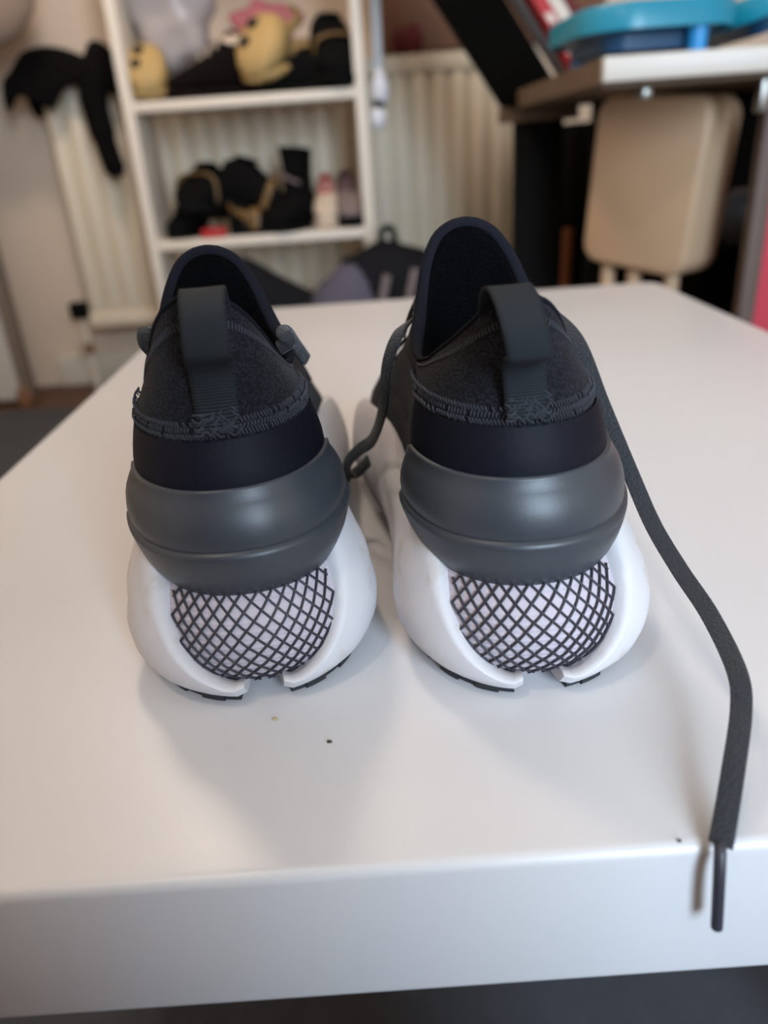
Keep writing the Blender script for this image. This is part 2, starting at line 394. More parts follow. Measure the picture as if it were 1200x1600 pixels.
def make_shoe(name, label, med, loc, rz, tab_shape, tongue=0, lean=0, rear=0):
    sh = thing(name, label, 'shoe', loc, rz, 'pair of black running shoes')
    # ---------- white sole: one wall all the way round with two prongs and a gap at the heel
    ref = outline3(SOLE, .02, med)
    GAP = 9.5
    zt_a = [0, 9, 14, 20, 27, 34, 41, 46, 51, 58, 75, 95, 110, 140, 180]; zt_z = [.0085, .0100, .0095, .0105, .0150, .0220, .0315, .040, .0475, .054, .0565, .054, .050, .045, .040]
    rows = []; idx = [i for i in range(NR) if not (ref[i].y < .02 and abs(ref[i].x) < .0078)]
    levels = {}
    K = 14
    for i in idx:
        a = heel_angle(ref[i]); y = ref[i].y
        ztop = float(np.interp(a, zt_a, zt_z)) if y < .12 else .050+.006*sm(.12,.15,y)-.018*sm(.17, .28, y)
        zb = .0035 + .012*sm(.20, .285, y) + .0015*sm(50, 95, a)*(y < .1)
        prof = []
        endf = sm(.0076, .0115, abs(ref[i].x)) if y < .02 else 1      # prong ends are rounded off
        for k in range(K+1):
            z = zb+(ztop-zb)*k/K
            r = levels.get(round(z, 4))
            if r is None: r = outline3(SOLE, round(z, 4), med); levels[round(z, 4)] = r
            p = r[i].copy(); p.z = z
            e = 0
            if k == 0: e = .0026
            elif k == 1: e = .0008
            elif k == K: e = .0022
            elif k == K-1: e = .0006
            p += normal_in(r, i)*(e + .0025*(1-endf))
            # a softly faceted dent low on each flank
            if y < .12: p += normal_in(r, i)*.0011*math.exp(-((z-.030)/.004)**2)*sm(60, 85, a)
            prof.append(p)
        r = levels[round(ztop, 4)] if round(ztop, 4) in levels else outline3(SOLE, round(ztop, 4), med)
        nin = normal_in(r, i)
        prof.append(prof[K]+nin*.0050+Vector((0, 0, -.0006)))
        prof.append(prof[K]+nin*.0080+Vector((0, 0, -.004)))
        prof.append(prof[0]+nin*.011)
        rows.append(prof)
    bm = B(); V = grid(bm, rows, True); cap(bm, V[0][::-1]); cap(bm, V[-1])
    obj('midsole', bm, 'foam', sh, True, 50)
    # ---------- outsole treads: black lugs under the prongs and along the edges
    zref = outline3(SOLE, .004, med)
    def lug(i0, i1, depth, z0=0.0, z1=.0036, off=.0016):
        bm = B(); out = []
        for i in range(i0, i1+1):
            j = i % NR; p = zref[j]; n = normal_in(zref, j); out.append((p+n*off, p+n*(off+depth)))
        zl = [(z1, 0), (z0+.0006, 0), (z0, .0006)]
        rows = []
        for p, q in out:
            dn = (q-p).normalized(); lift = .012*sm(.20, .285, p.y)
            rows.append([Vector((p.x, p.y, z1+lift)), Vector((p.x, p.y, z0+.0008+lift)), Vector((p.x, p.y, z0+lift))+dn*.0008, Vector((q.x, q.y, z0+lift)), Vector((q.x, q.y, z1+lift))])
        V = grid(bm, rows, True); cap(bm, V[0][::-1]); cap(bm, V[-1]); return bm
    first = next(i for i in range(NR//2) if zref[i].x > .0082)
    i = first
    steps = [2, 3, 3, 3, 3, 3, 3, 4, 3, 3, 3, 3, 3, 4, 4]
    for sgn in (1, -1):
        i = first
        for n, s in enumerate(steps):
            i1 = i+s
            if i1 > NR//2-2: break
            lo, hi = (i, i1) if sgn > 0 else (NR-i1, NR-i)
            obj('tread', lug(lo, hi, .015 if n % 2 else .019, 0.0, .0042, .0014 if n % 2 else .0024), 'tread', sh)
            i = i1 if n % 3 else i1
    # ---------- mesh pocket at the heel and the net stretched over it
    zl = [.0015, .0025, .004, .006, .0085, .011, .0145, .018, .022, .026, .030, .034, .038, .042, .047]
    sel = [i % NR for i in range(-27, 28)]
    bm = B(); grid(bm, [[outline3(MESH, z, med)[i] for i in sel] for z in zl]); pk = obj('heel_pocket', bm, 'pocket', sh, True, 80)
    ringcache = {}
    def mesh_pt(u, z, off):
        """u = distance round the heel from its centre (m), at height z"""
        key = round(z, 5)
        if key not in ringcache:
            r = outline3(MESH, z, med); n = len(r)
            right = [r[i] for i in range(0, 30)]; left = [r[-i % n] for i in range(0, 30)]
            ringcache[key] = (right, left)
        # scale by the angle at mid height so that cords meet the pocket's edge evenly
        right, left = ringcache[key]; line = right if u >= 0 else left
        f = min(abs(u)/.0021, 27.9); k = int(f); p = line[k].lerp(line[k+1], f-k)
        out = Vector((p.x, p.y-.045, 0)).normalized(); return p+out*off
    bm = B()
    du, dz = .0037, .0060
    nu = 18; slope = du/dz
    def lim(z): return .0066+.030*math.sqrt(max(0, (z-.0045))/.0415)
    for s in (1, -1):
        for q in range(-nu-8, nu+9):
            pts = []
            for k in range(0, 25):
                z = .0045+.0425*k/24; u = q*du + s*slope*(z-.0045)
                p = mesh_pt(u, z, .0007) if abs(u) < .054 else None
                if p is not None and z > float(np.interp(heel_angle(p), zt_a, zt_z))-.0034 and heel_angle(p) < 62: pts.append(p)
                elif len(pts) > 2: tube(bm, pts, .00048, 5); pts = []
                else: pts = []
            if len(pts) > 2: tube(bm, pts, .00048, 5)
    nt_ = obj('heel_net', bm, 'net', sh); nt_['label'] = 'dark diamond netting over the pale heel mesh'
    # ---------- moulded heel clip
    prof = [(.94, -.0046, 1), (1.0, -.0036, 1), (1.014, -.0020, 1), (1.006, -.0006, 1), (.985, -.0004, 0), (.96, -.0005, 0), (.90, .0008, 0), (.83, .0020, 0), (.75, .0029, 0), (.66, .0033, 0), (.585, .0030, 0), (.560, .0026, 0), (.548, .0034, 0), (.530, .0042, 0), (.50, .0042, 0), (.42, .0035, 0), (.32, .0022, 0), (.22, .0002, 0), (.12, -.0026, 0), (.05, -.0054, 0), (.01, -.0078, 0), (.0, -.0100, 0), (.04, -.0125, 0)]
    CT = Tab([(0, .0058, .0388, .046, .24, .044), (.040, .0058, .0388, .046, .24, .044), (.050, .0058, .0390, .046, .24, .044), (.064, .0060, .0391, .046, .24, .044), (.075, .0068, .0386, .046, .24, .044), (.084, .0088, .0378, .045, .24, .043)])
    CLN = 25
    sel = [i % NR for i in range(-CLN, CLN+1)]
    rows = []
    for n_, i in enumerate(sel):
        k = abs(n_-CLN)/CLN; yy = outline3(CT, .06, med)[i].y
        zbot = .0365+.010*sm(.015, .07, yy)+.012*sm(.07, .11, yy); ztop = .0825-.004*sm(.03, .12, yy)-.009*sm(.84, 1.0, k)
        row = []
        for s, off, _ in prof:
            z = zbot+(ztop-zbot)*s; r = outline3(CT, z, med); fade = 1-.9*sm(.80, 1.0, k)
            row.append(r[i]-normal_in(r, i)*off*(fade if off > 0 else 1))
        rows.append(row)
    bm = B(); V = grid(bm, rows); grid(bm, [[v.co for v in r[:1]]+[v.co for v in r[-1:]] for r in V])
    cl = obj('heel_clip', bm, 'clip', sh, True, 70); cl['label'] = 'charcoal moulded heel cup with a step line'
    # ---------- upper: knit body, smooth band, collar
    bz = [.030, .042, .055, .07, .082, .092, .100]
    half_rim = [(0, .0215, .1450), (.0050, .0222, .1442), (.0110, .0255, .1410), (.0168, .0325, .1345), (.0215, .0420, .1260), (.0252, .0530, .1172), (.0275, .0650, .1105), (.0285, .0770, .1080), (.0270, .0880, .1110), (.0238, .0970, .1190), (.0205, .1035, .1290), (.0168, .1085, .1395), (.0115, .1120, .1480), (.0055, .1132, .1520), (0, .1135, .1530)]
    half_rim = [(x*(.90+.10*sm(.055, .085, y)), y, z+tongue*sm(.09, .11, y)+rear*sm(.06, .03, y)) for x, y, z in half_rim]
    hr = catmull([Vector(p) for p in half_rim], 12)
    L = [0]
    for p, q in zip(hr, hr[1:]): L.append(L[-1]+(q-p).length)
    nhalf = NH+NF
    # back half of the rim goes with the heel quarter, the rest with the forward half
    def rim_at(f):
        s = f*L[-1]; k = min(int(np.searchsorted(L, s)), len(L)-1); k = max(k, 1); t = (s-L[k-1])/(L[k]-L[k-1]+1e-12); return hr[k-1].lerp(hr[k], t)
    fr = [.46*k/NH for k in range(NH)]+[.46+.54*k/NF for k in range(NF+1)]
    R_ = [rim_at(f) for f in fr]; rim = R_+[Vector((-p.x, p.y, p.z)) for p in R_[-2:0:-1]]
    rim = [Vector((p.x+med*.016*sm(.08, .3, p.y), p.y, p.z)) for p in rim]
    rings = [outline3(BODY, z, med) for z in bz]
    top = rings[-1]
    for t in (.15, .3, .45, .6, .75, .88, 1.0):
        row = []
        for i in range(NR):
            p = top[i].lerp(rim[i], t); bulge = 4*t*(1-t)
            out = Vector((p.x, (p.y-.06)*.6, 0)); out = out.normalized() if out.length else out
            hf = sm(.10, .02, p.y)
            row.append(p+out*(.0016*bulge*(.3+.7*hf)))
        rings.append(row)
    bm = B(); grid(bm, rings, True); V0 = None
    obj('knit_upper', bm, 'knit', sh, True, 80)
    bm = B(); rr = [outline3(BAND, z, med) for z in (.0775, .082, .086, .09, .094, .0975, .0985)]
    rr.append([p+normal_in(rr[-1], i)*.0012 for i, p in enumerate(rr[-1])]); bsel = [i % NR for i in range(-38, 39)]; grid(bm, [[r_[i] for i in bsel] for r_ in rr[:-1]]); obj('heel_band', bm, 'band', sh, True, 80)
    # lining
    cen = Vector((med*.004, .066, 0)); lr = []
    for off, dz_ in ((.0005, .0005), (.0035, -.001), (.0050, -.006), (.0058, -.016), (.006, -.03)):
        lr.append([p+Vector((cen.x-p.x, cen.y-p.y, 0)).normalized()*off+Vector((0, 0, dz_)) for p in rim])
    lr.append([Vector((p.x*.85, .02+(p.y-.02)*.95, .070)) for p in rim]); lr.append([Vector((p.x*.6, .035+(p.y-.035)*.8, .058)) for p in rim])
    bm = B(); V = grid(bm, lr, True); cap(bm, V[-1]); obj('lining', bm, 'lining', sh, True, 80)
    # bound edge of the tongue and collar: thicker on the tongue
    bm = B(); rad = [.0008+.0021*sm(.065, .095, p.y) for p in rim]; tube(bm, rim, rad, 10, closed=True); obj('collar_binding', bm, 'binding', sh, True, 80)
    # ---------- stitching: three rows of short slanted stitches round the heel, one below the collar edge
    bm = B(); rnd = random.Random(5)
    for row_, zc in enumerate((.1000, .1022, .1042)):
        for n_ in range(-88, 89):
            f = abs(n_)*.00105/.00205; k = int(f)
            line = (lambda q: q if n_ >= 0 else -q)
            t = (zc-.100)/.035
            def surf(zz):
                tt = max(0, (zz-.100)/.036); ring = rings[6] if tt <= 0 else None
                i0, i1 = line(k) % NR, line(k+1) % NR
                lo = rings[6][i0].lerp(rings[6][i1], f-k); hi = rings[7][i0].lerp(rings[7][i1], f-k)
                hz = max(1e-4, hi.z-lo.z); p = lo.lerp(hi, (zz-lo.z)/hz); out = Vector((p.x, p.y-.06, 0)).normalized(); return p+out*(.0004+.0003*rnd.random())
            if k > 23 or rnd.random() < .06: continue
            p = surf(zc-.0007+rnd.uniform(-.0002, .0002)); q = surf(zc+.0011); q.x += (.0007 if row_ % 2 else -.0007)
            tube(bm, [p, (p+q)/2+Vector((p.x, p.y-.06, 0)).normalized()*.0004, q], .00033, 4)
    for i in range(0, 24):
        for sgn in (1, -1):
            for h in (0, .5):
                j0, j1 = (sgn*i) % NR, (sgn*(i+1)) % NR
                a_ = rings[-3][j0].lerp(rings[-3][j1], h); b_ = rings[-2][j0].lerp(rings[-2][j1], h+.45)
                out = Vector((a_.x, a_.y-.06, 0)).normalized()*.0005
                q = a_.lerp(b_, .35)+out; r2 = a_.lerp(b_, .8)+out
                if (q-r2).length < .012: tube(bm, [q, r2], .0003, 4)
    st = obj('stitching', bm, 'stitch', sh, False); st['label'] = 'grey zigzag stitching'
    # ---------- pull tab
    P = catmull([Vector(p) for p in tab_shape['side']], 8); hw = .0069; bm = B(); rows = []
    n = len(P)
    for k, p in enumerate(P):
        u = k/(n-1); sh_x = tab_shape['lean']*(1-u)**.7; yw = tab_shape.get('twist', 0)*math.sin(PI*u)
        rows.append([Vector((sh_x+hw*s*math.cos(yw), p.y+hw*s*math.sin(yw)+.0006*s*s, p.z)) for s in np.linspace(-1, 1, 9)])
    grid(bm, rows, uv=True); o = obj('pull_tab', bm, 'tape', sh, True, 80)
    md = o.modifiers.new('thick', 'SOLIDIFY'); md.thickness = .0013; md.offset = 0
    o['label'] = 'woven charcoal pull loop'
    bm = B()
    for k in range(40):
        x = rnd.uniform(-.0068, .0068); z = rnd.uniform(.1005, .110); yv = .0140+(z-.1)*.12+.0009
        yv = .0155-.0012+(z-.100)*.11
        dx, dz2 = rnd.choice(((.0014, .0012), (-.0014, .0012), (.0016, 0)))
        tube(bm, [(x-dx, yv-.0012, z-dz2), (x, yv-.0018, z), (x+dx, yv-.0012, z+dz2)], .00033, 4)
    obj('bar_tack', bm, 'stitch', sh, False)
    # ---------- laces crossing the instep
    for q in range(4):
        y = .131+.014*q; z = .1385-.0145*q; wx = .015+.004*q; cx = med*.016*sm(.08, .3, y)
        path = catmull([(cx-wx-.006, y-.004, z-.022), (cx-wx, y, z-.010), (cx-wx*.5, y+.002, z), (cx+wx*.5, y+.002, z), (cx+wx, y, z-.010), (cx+wx+.006, y-.004, z-.022)], 5)
        bm = B(); tube(bm, path, 0, 8, flat=(.0065, .0016), up=[Vector((p.x-cx, .012, .02)) for p in path]); obj('lace', bm, 'lace', sh)
    for c in [sh]+list(sh.children):
        if c.type == 'MESH':
            for v in c.data.vertices:
                if v.co.z > .03: v.co.x += lean*(v.co.z-.03)
    return sh
tabL = dict(side=[(0, .0290, .1210), (0, .0275, .1340), (0, .0230, .1440), (0, .0160, .1468), (0, .0085, .1440), (0, .0030, .1375), (0, .0010, .1325), (0, .0020, .1290), (0, .0075, .1265), (0, .0125, .1215), (0, .0140, .1120), (0, .0138, .1010)], lean=.0042)
tabR = dict(side=[(0, .0290, .1210), (0, .0275, .1330), (0, .0225, .1405), (0, .0150, .1425), (0, .0065, .1395), (0, -.0005, .1330), (0, -.0030, .1275), (0, -.0010, .1245), (0, .0060, .1235), (0, .0120, .1190), (0, .0138, .1110), (0, .0138, .1010)], lean=-.006, twist=.12)
shoeL = make_shoe('running_shoe', 'black knit running shoe on the table, laces tucked away at its collar', 1, (-.0480, .2235, TZ), math.radians(8), tabL, -.005, -.034)
shoeR = make_shoe('running_shoe', 'black knit running shoe on the table with a long loose lace trailing off it', -1, (.0525, .2160, TZ), math.radians(2.5), tabR, -.0005, -.045, -.006)
def add_ribbon(name, path, up, parent, m='lace', flat=(.0066, .0017), n=8):
    path = catmull(path, n); bm = B(); mw = parent.matrix_basis.inverted() if False else (Matrix.Translation(parent.location) @ parent.rotation_euler.to_matrix().to_4x4()).inverted()
    ups = [Vector(up(p)) if callable(up) else Vector(up) for p in path]
    tube(bm, path, 0, 10, flat=flat, up=ups); bm.transform(mw); return obj(name, bm, m, parent)
# lace ends, given in room coordinates
add_ribbon('lace', [(.052, .350, TZ+.131), (.066, .346, TZ+.122), (.078, .332, TZ+.113), (.0862, .315, TZ+.1038), (.0935, .300, TZ+.0813), (.1010, .280, TZ+.0573), (.1050, .262, TZ+.0428), (.1092, .243, TZ+.0331), (.1129, .2229, TZ+.026), (.1114, .197, TZ+.0215), (.1078, .1841, TZ+.016), (.097, .1641, TZ+.0095), (.0885, .1493, TZ+.0035), (.0868, .1465, TZ+.0022)],
           lambda p: Vector((-p.x, -p.y, .632-p.z)).normalized()+Vector((.12, 0, .25)), shoeR)
ag = B(); pth = catmull([(.0868, .1468, TZ+.0022), (.0857, .1440, TZ+.0015), (.0853, .1415, TZ-.006), (.0868, .1410, TZ-.0245)], 6); tube(ag, pth, .0017, 10)
ag.transform((Matrix.Translation(shoeR.location) @ shoeR.rotation_euler.to_matrix().to_4x4()).inverted()); lc = [c for c in shoeR.children if c.name.startswith('lace')][-1]
obj('aglet', ag, 'aglet', lc)
add_ribbon('lace', [(.020, .330, TZ+.116), (.012, .318, TZ+.113), (.006, .314, TZ+.101), (.0025, .320, TZ+.0787), (-.003, .340, TZ+.058), (-.0100, .351, TZ+.049), (-.0165, .358, TZ+.040), (-.0180, .362, TZ+.030), (-.0125, .366, TZ+.031), (-.006, .358, TZ+.040)], lambda p: (-.7, -.6, .3), shoeR)
add_ribbon('lace', [(-.0930, .332, TZ+.100), (-.0905, .320, TZ+.110), (-.0885, .310, TZ+.118), (-.0900, .306, TZ+.1225), (-.0905, .3045, TZ+.1180), (-.0850, .306, TZ+.110)], (-.3, -.9, .3), shoeL, flat=(.0058, .0030))
add_ribbon('lace', [(-.0300, .334, TZ+.100), (-.0330, .322, TZ+.110), (-.0345, .312, TZ+.1170), (-.0355, .306, TZ+.1180), (-.0335, .3045, TZ+.1150), (-.0375, .307, TZ+.112)], (.3, -.9, .4), shoeL, flat=(.0058, .0030))

# unseen brown chair added behind the camera to shade the table's near-left corner
ac = thing('shade_armchair', 'brown upholstered chair added out of view to shade the near left table corner', 'shade_armchair', (-.17, -.2, .012))
bm = B(); slab(bm, -.34, .34, -.06, .24, .10, .40, .05, .03); obj('seat', bm, 'leather', ac, True, 60)
bm = B(); slab(bm, -.34, .34, -.20, -.08, .06, 1.02, .05, .04); obj('backrest', bm, 'leather', ac, True, 60)
for x in (-.32, .28):
    for y in (-.18, .17): obj('leg', box(B(), (x, y, 0), (x+.04, y+.04, .11), .003), 'blackwood', ac)
# crumbs on the table
def crumb(label, x, y, r, m):
    bm = B(); rn = random.Random(label); blob(bm, (0, 0, r*.5), (r*1.4, r, r*.55), 8, 6, lambda p: p*(1+rn.uniform(-.15, .15))); o = obj('crumb', bm, m); o.location = (x, y, TZ); tag(o, label, 'crumb')
crumb('small dark crumb on the table in front of the left shoe', -.0241, .2003, .0007, 'crumb')
crumb('pale yellow crumb on the table below the left shoe heel', -.0442, .2137, .0008, 'crumby')
crumb('tiny dark crumb at the table edge beside the lace tip', .0771, .1505, .0005, 'crumb')

# ------------------------------------------------------------------ radiator wall
rad = thing('radiator', 'long cream ribbed panel radiator on the back wall', 'radiator', (-.2, 2.36, 0))
RX0, RX1, RZ0, RZ1, RY = -.845, .475, .20, .855, 2.34
def rl(p): return Vector(p)-Vector((-.2, 2.36, 0))
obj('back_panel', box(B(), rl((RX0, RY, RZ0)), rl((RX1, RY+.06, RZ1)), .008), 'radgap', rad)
obj('top_rail', box(B(), rl((RX0, RY-.016, RZ1-.045)), rl((RX1, RY+.062, RZ1)), .008), 'rad', rad)
obj('bottom_rail', box(B(), rl((RX0, RY-.016, RZ0)), rl((RX1, RY+.02, RZ0+.045)), .008), 'rad', rad)
nrib = 24; pitch = (RX1-RX0)/nrib; rib = None
for k in range(nrib):
    x = RX0+pitch*(k+.5)
    if rib is None:
        bm = B(); sec = [(-.021, .004), (-.016, -.012), (-.008, -.016), (.008, -.016), (.016, -.012), (.021, .004)]
        zz = [(RZ0+.035, .35), (RZ0+.06, 1), (RZ1-.06, 1), (RZ1-.035, .35)]
        V = grid(bm, [[(u, (v if v > 0 else v*s), z) for u, v in sec] for z, s in zz]); rib = obj('rib', bm, 'rad', rad, True, 60); r = rib
    else: r = rib.copy(); C.objects.link(r); r.parent = rad
    r.location = rl((x, RY, 0))
bm = B(); box(bm, rl((-.905, RY, .225)), rl((-.85, RY+.035, .275)), .006); obj('valve', bm, 'blackp', rad)
bm = B(); tube(bm, [rl((-.875, RY+.018, .225)), rl((-.875, RY+.018, .0))], .009); obj('pipe', bm, 'skirt', rad)
bm = B(); tube(bm, [rl((-.875, RY+.018, .15)), rl((-.875, RY+.018, .12))], .014); obj('pipe_collar', bm, 'copper', rad)
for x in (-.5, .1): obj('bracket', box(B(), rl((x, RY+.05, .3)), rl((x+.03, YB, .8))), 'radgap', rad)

def drape(name, label, cat, pts_top, m):
    pass
# black garment over the left end of the radiator, a sleeve hanging down
g = thing('draped_jacket', 'black garment draped over the left end of the radiator, one sleeve hanging', 'jacket', (-.74, 2.33, .86))
bm = B(); rows = []
for k in range(17):
    u = k/16; x = -.165+.30*u
    zl_ = float(np.interp(u, [0, .08, .13, .28, .38, .46, .58, .7, 1], [-.075, -.082, -.035, -.065, -.088, -.06, -.02, -.035, -.06]))
    top = .020+.042*math.sin(PI*min(1, u*1.25+.1))**1-.03*(u < .1)
    rows.append([Vector((x-.012*(u < .08), -.055, zl_)), Vector((x, -.060, zl_*.5)), Vector((x, -.056, -.01)), Vector((x, -.03, top)), Vector((x, .02, top+.004)), Vector((x, .075, top-.01)), Vector((x, .085, -.03)), Vector((x, .082, -.09))])
for r in rows:
    for p in r: p.x += .008*math.sin(p.z*40); p.y += -.008*abs(math.sin(p.x*38))
grid(bm, rows); o = obj('body', bm, 'black_cloth', g, True, 80); md = o.modifiers.new('thick', 'SOLIDIFY'); md.thickness = .008; md.offset = 1; o.modifiers.new('sub', 'SUBSURF').levels = 1
bm = B(); tube(bm, catmull([(.085, -.02, .045), (.075, -.066, .0), (.062, -.072, -.06), (.064, -.070, -.12), (.072, -.068, -.19), (.084, -.066, -.25)], 5), [.034]*6+[.036]*6+[.033]*6+[.028]*6+[.02]*2, 12); obj('sleeve', bm, 'black_cloth', g, True, 80)
# dark red cloth on the radiator top
bm = B(); blob(bm, (0, 0, .035), (.045, .03, .036), 14, 10, lambda p: p*(1+.12*math.sin(p.x*120+p.y*70))); o = obj('red_cloth', bm, 'darkred'); o.location = (.155, 2.36, RZ1-.001); tag(o, 'small dark red cloth bundle on top of the radiator', 'cloth')
# taupe bag hanging at upper left
t = thing('cloth_bag', 'taupe rounded cloth bag hanging at the top left corner', 'bag', (-.905, 2.18, 1.06))
bm = B(); blob(bm, (0, 0, .06), (.19, .06, .21), 20, 14, lambda p: p*(1+.03*math.sin(p.z*30))); obj('body', bm, 'taupe', t)
bm = B(); tube(bm, catmull([(-.08, 0, .24), (-.05, .01, .40), (0, .02, .52), (.05, .01, .40), (.08, 0, .24)], 6), .008); obj('handle', bm, 'taupe', t)
obj('hook', box(B(), (-.012, .0, .50), (.012, .095, .53), .004), 'metal', t)

# ------------------------------------------------------------------ white shoe rack
SX0, SX1, SY0, SY1 = -.540, .026, 2.0, 2.20
rack = thing('shoe_rack', 'narrow white open shoe rack standing before the radiator', 'shelf unit', (-.257, 2.1, 0))
def kl(p): return Vector(p)-Vector((-.257, 2.1, 0))
for x in (SX0, SX1-.025):
    obj('side_panel', box(B(), kl((x, SY0, .012)), kl((x+.025, SY1, 1.55)), .002), 'shelf', rack)
SHZ = (.15, .459, .766, 1.08, 1.40)
for z in SHZ:
    obj('shelf_board', box(B(), kl((SX0+.024, SY0+.002, z-.022)), kl((SX1-.024, SY1-.002, z)), .002), 'shelf', rack)

# small footwear: lofted along its length (+y = toe), origin under the heel
def footwear(bm, L, w, prof):
    """prof: list of (t, half width, z bottom, z top)"""
    rings = []
    for t, hw, z0, z1 in prof:
        ring = []
        for k in range(14):
            a = 2*PI*k/14; c_, s_ = math.cos(a), math.sin(a)
            ring.append((hw*w*math.copysign(abs(c_)**.7, c_), t*L, (z0+z1)/2+(z1-z0)/2*math.copysign(abs(s_)**.75, s_)))
        rings.append(ring)
    loft(bm, rings); return bm
SOLEP = [(0, .55, 0, .018), (.03, .75, 0, .02), (.2, .85, 0, .02), (.45, .75, 0, .018), (.7, 1, 0, .018), (.9, .8, 0, .02), (1, .35, .006, .02)]
def fshoe(name, label, loc, rz, rx, L, w, kind, group, up='black_cloth', sole='blackp', acc=None, ry=0, sc=1):
    t = thing(name, label, 'shoe', loc, 0, group); t.rotation_euler = (rx, ry, rz); t.scale = (sc, sc, sc)
    obj('sole', footwear(B(), L, w, SOLEP), sole, t)
    if kind == 'trainer':
        obj('upper', footwear(B(), L*.97, w*.94, [(.02, .5, .015, .075), (.05, .7, .015, .088), (.2, .75, .015, .082), (.38, .7, .015, .085), (.55, .8, .015, .065), (.75, .95, .015, .05), (.92, .75, .015, .038), (.99, .3, .015, .03)]), up, t)
        obj('collar', footwear(B(), L*.36, w*.5, [(.1, .5, .06, .090), (.3, .9, .06, .094), (.7, .9, .06, .094), (1, .5, .06, .088)]), acc or 'blackp', t)
        for k in range(3):
            bm = B(); y = L*(.42+.09*k); z = .085-.011*k; tube(bm, catmull([(-w*.5, y, z-.018), (-w*.25, y, z-.001), (w*.25, y, z-.001), (w*.5, y, z-.018)], 3), .0025, 6); obj('lace', bm, acc or 'blackp', t)
    elif kind == 'clog':
        obj('upper', footwear(B(), L, w, [(.40, .72, .012, .075), (.5, .82, .012, .082), (.65, .95, .012, .074), (.8, .95, .012, .06), (.93, .72, .012, .045), (1.0, .35, .012, .03)]), up, t)
        bm = B(); tube(bm, catmull([(-w*.75, L*.42, .05), (-w*.7, L*.12, .055), (0, -.004, .06), (w*.7, L*.12, .055), (w*.75, L*.42, .05)], 6), 0, 8, flat=(.018, .005), up=[Vector((p[0], p[1]-L*.4, 0)) for p in catmull([(-w*.75, L*.42, .05), (-w*.7, L*.12, .055), (0, -.004, .06), (w*.7, L*.12, .055), (w*.75, L*.42, .05)], 6)]); obj('heel_strap', bm, up, t)
        for x, y, z in ((.22, .62, .074), (.36, .79, .057)):
            bm = B(); blob(bm, (x*w, y*L, z), (.011, .014, .008), 10, 6); obj('vent_hole', bm, 'hole', t)
        bm = B(); box(bm, (-w*.5, L*.395, .022), (w*.5, L*.405, .068), .004); obj('foot_opening', bm, 'hole', t)
    elif kind == 'sandal':
        obj('footbed', footwear(B(), L*.95, w*.9, [(.03, .7, .018, .024), (.25, .85, .018, .026), (.5, .75, .018, .024), (.75, 1, .018, .024), (1, .4, .018, .022)]), up, t)
        for y, z, m in ((.72, .055, up), (.58, .068, acc or up), (.12, .07, up)):
            pa = catmull([(-w*.85, y*L, .015), (-w*.75, y*L, z*.75), (0, y*L, z), (w*.75, y*L, z*.75), (w*.85, y*L, .015)], 5)
            bm = B(); tube(bm, pa, 0, 8, flat=(.028, .005), up=[Vector((p.x, 0, p.z-.01)) for p in pa]); obj('strap', bm, m, t)
        bm = B(); pa = catmull([(-w*.8, L*.6, .05), (-w*.75, L*.2, .06), (0, .0, .075), (w*.75, L*.2, .06), (w*.8, L*.6, .05)], 6); tube(bm, pa, 0, 8, flat=(.02, .005), up=[Vector((p.x, p.y-L*.4, 0)) for p in pa]); obj('heel_strap', bm, acc or up, t)
    elif kind == 'wedge':
        obj('upper', footwear(B(), L*.97, w*.94, [(.0, .3, .012, .05), (.04, .6, .012, .075), (.2, .78, .012, .088), (.4, .8, .012, .085), (.6, .88, .012, .07), (.8, .95, .012, .052), (.94, .7, .012, .038), (1, .3, .012, .028)]), up, t)
        pa = catmull([(-w*.86, L*.62, .02), (-w*.8, L*.66, .058), (0, L*.66, .068), (w*.8, L*.66, .058), (w*.86, L*.62, .02)], 5)
        bm = B(); tube(bm, pa, 0, 8, flat=(.012, .005), up=[Vector((p.x, 0, p.z-.01)) for p in pa]); obj('strap', bm, acc or up, t)
        bm = B(); blob(bm, (0, L*.30, .0865), (w*.5, L*.16, .004), 12, 6); obj('foot_opening', bm, 'dark', t)
    elif kind == 'boot':
        obj('upper', footwear(B(), L, w, [(.02, .5, .015, .07), (.1, .75, .015, .09), (.3, .8, .015, .1), (.5, .8, .015, .08), (.75, .95, .015, .06), (.93, .7, .015, .045), (1, .3, .015, .03)]), up, t)
        bm = B(); rings = []
        for z, yc, ry_, rx_ in ((.05, .30, .30, .7), (.09, .27, .28, .68), (.12, .25, .27, .66), (.15, .25, .29, .72), (.172, .25, .31, .78), (.170, .25, .28, .68), (.12, .25, .22, .55)):
            rings.append([(rx_*w*math.cos(2*PI*k/16), yc*L+ry_*L*math.sin(2*PI*k/16), z+.006*math.cos(2*PI*k/16)) for k in range(16)])
        loft(bm, rings); obj('shaft', bm, up, t)
        bm = B(); tube(bm, catmull([(-w*.6, L*.45, .10), (0, L*.57, .115), (w*.6, L*.45, .13)], 5), .004, 6); obj('ankle_strap', bm, acc or up, t)
    return t
Z1, Z2 = SHZ[2], SHZ[1]
G1, G2 = 'footwear on the upper shelf', 'footwear on the lower shelf'
fshoe('clog', 'tan foam clog at the left end of the upper shelf', (-.495, 2.185, Z1+.056), PI+.10, -.30, .15, .042, 'clog', G1, 'tan', 'tan', sc=1.2)
fshoe('trainer', 'dark brown trainer with a pale collar on the upper shelf', (-.238, 2.14, Z1), PI*.5+.40, 0, .16, .038, 'trainer', G1, 'trainer', 'trainer', 'cup', sc=1.42)
fshoe('clog', 'tan foam clog leaning on the pile in the middle of upper shelf', (-.13, 2.18, Z1+.098), PI-.50, -.40, .15, .045, 'clog', G1, 'tan', 'tan', sc=1.42)
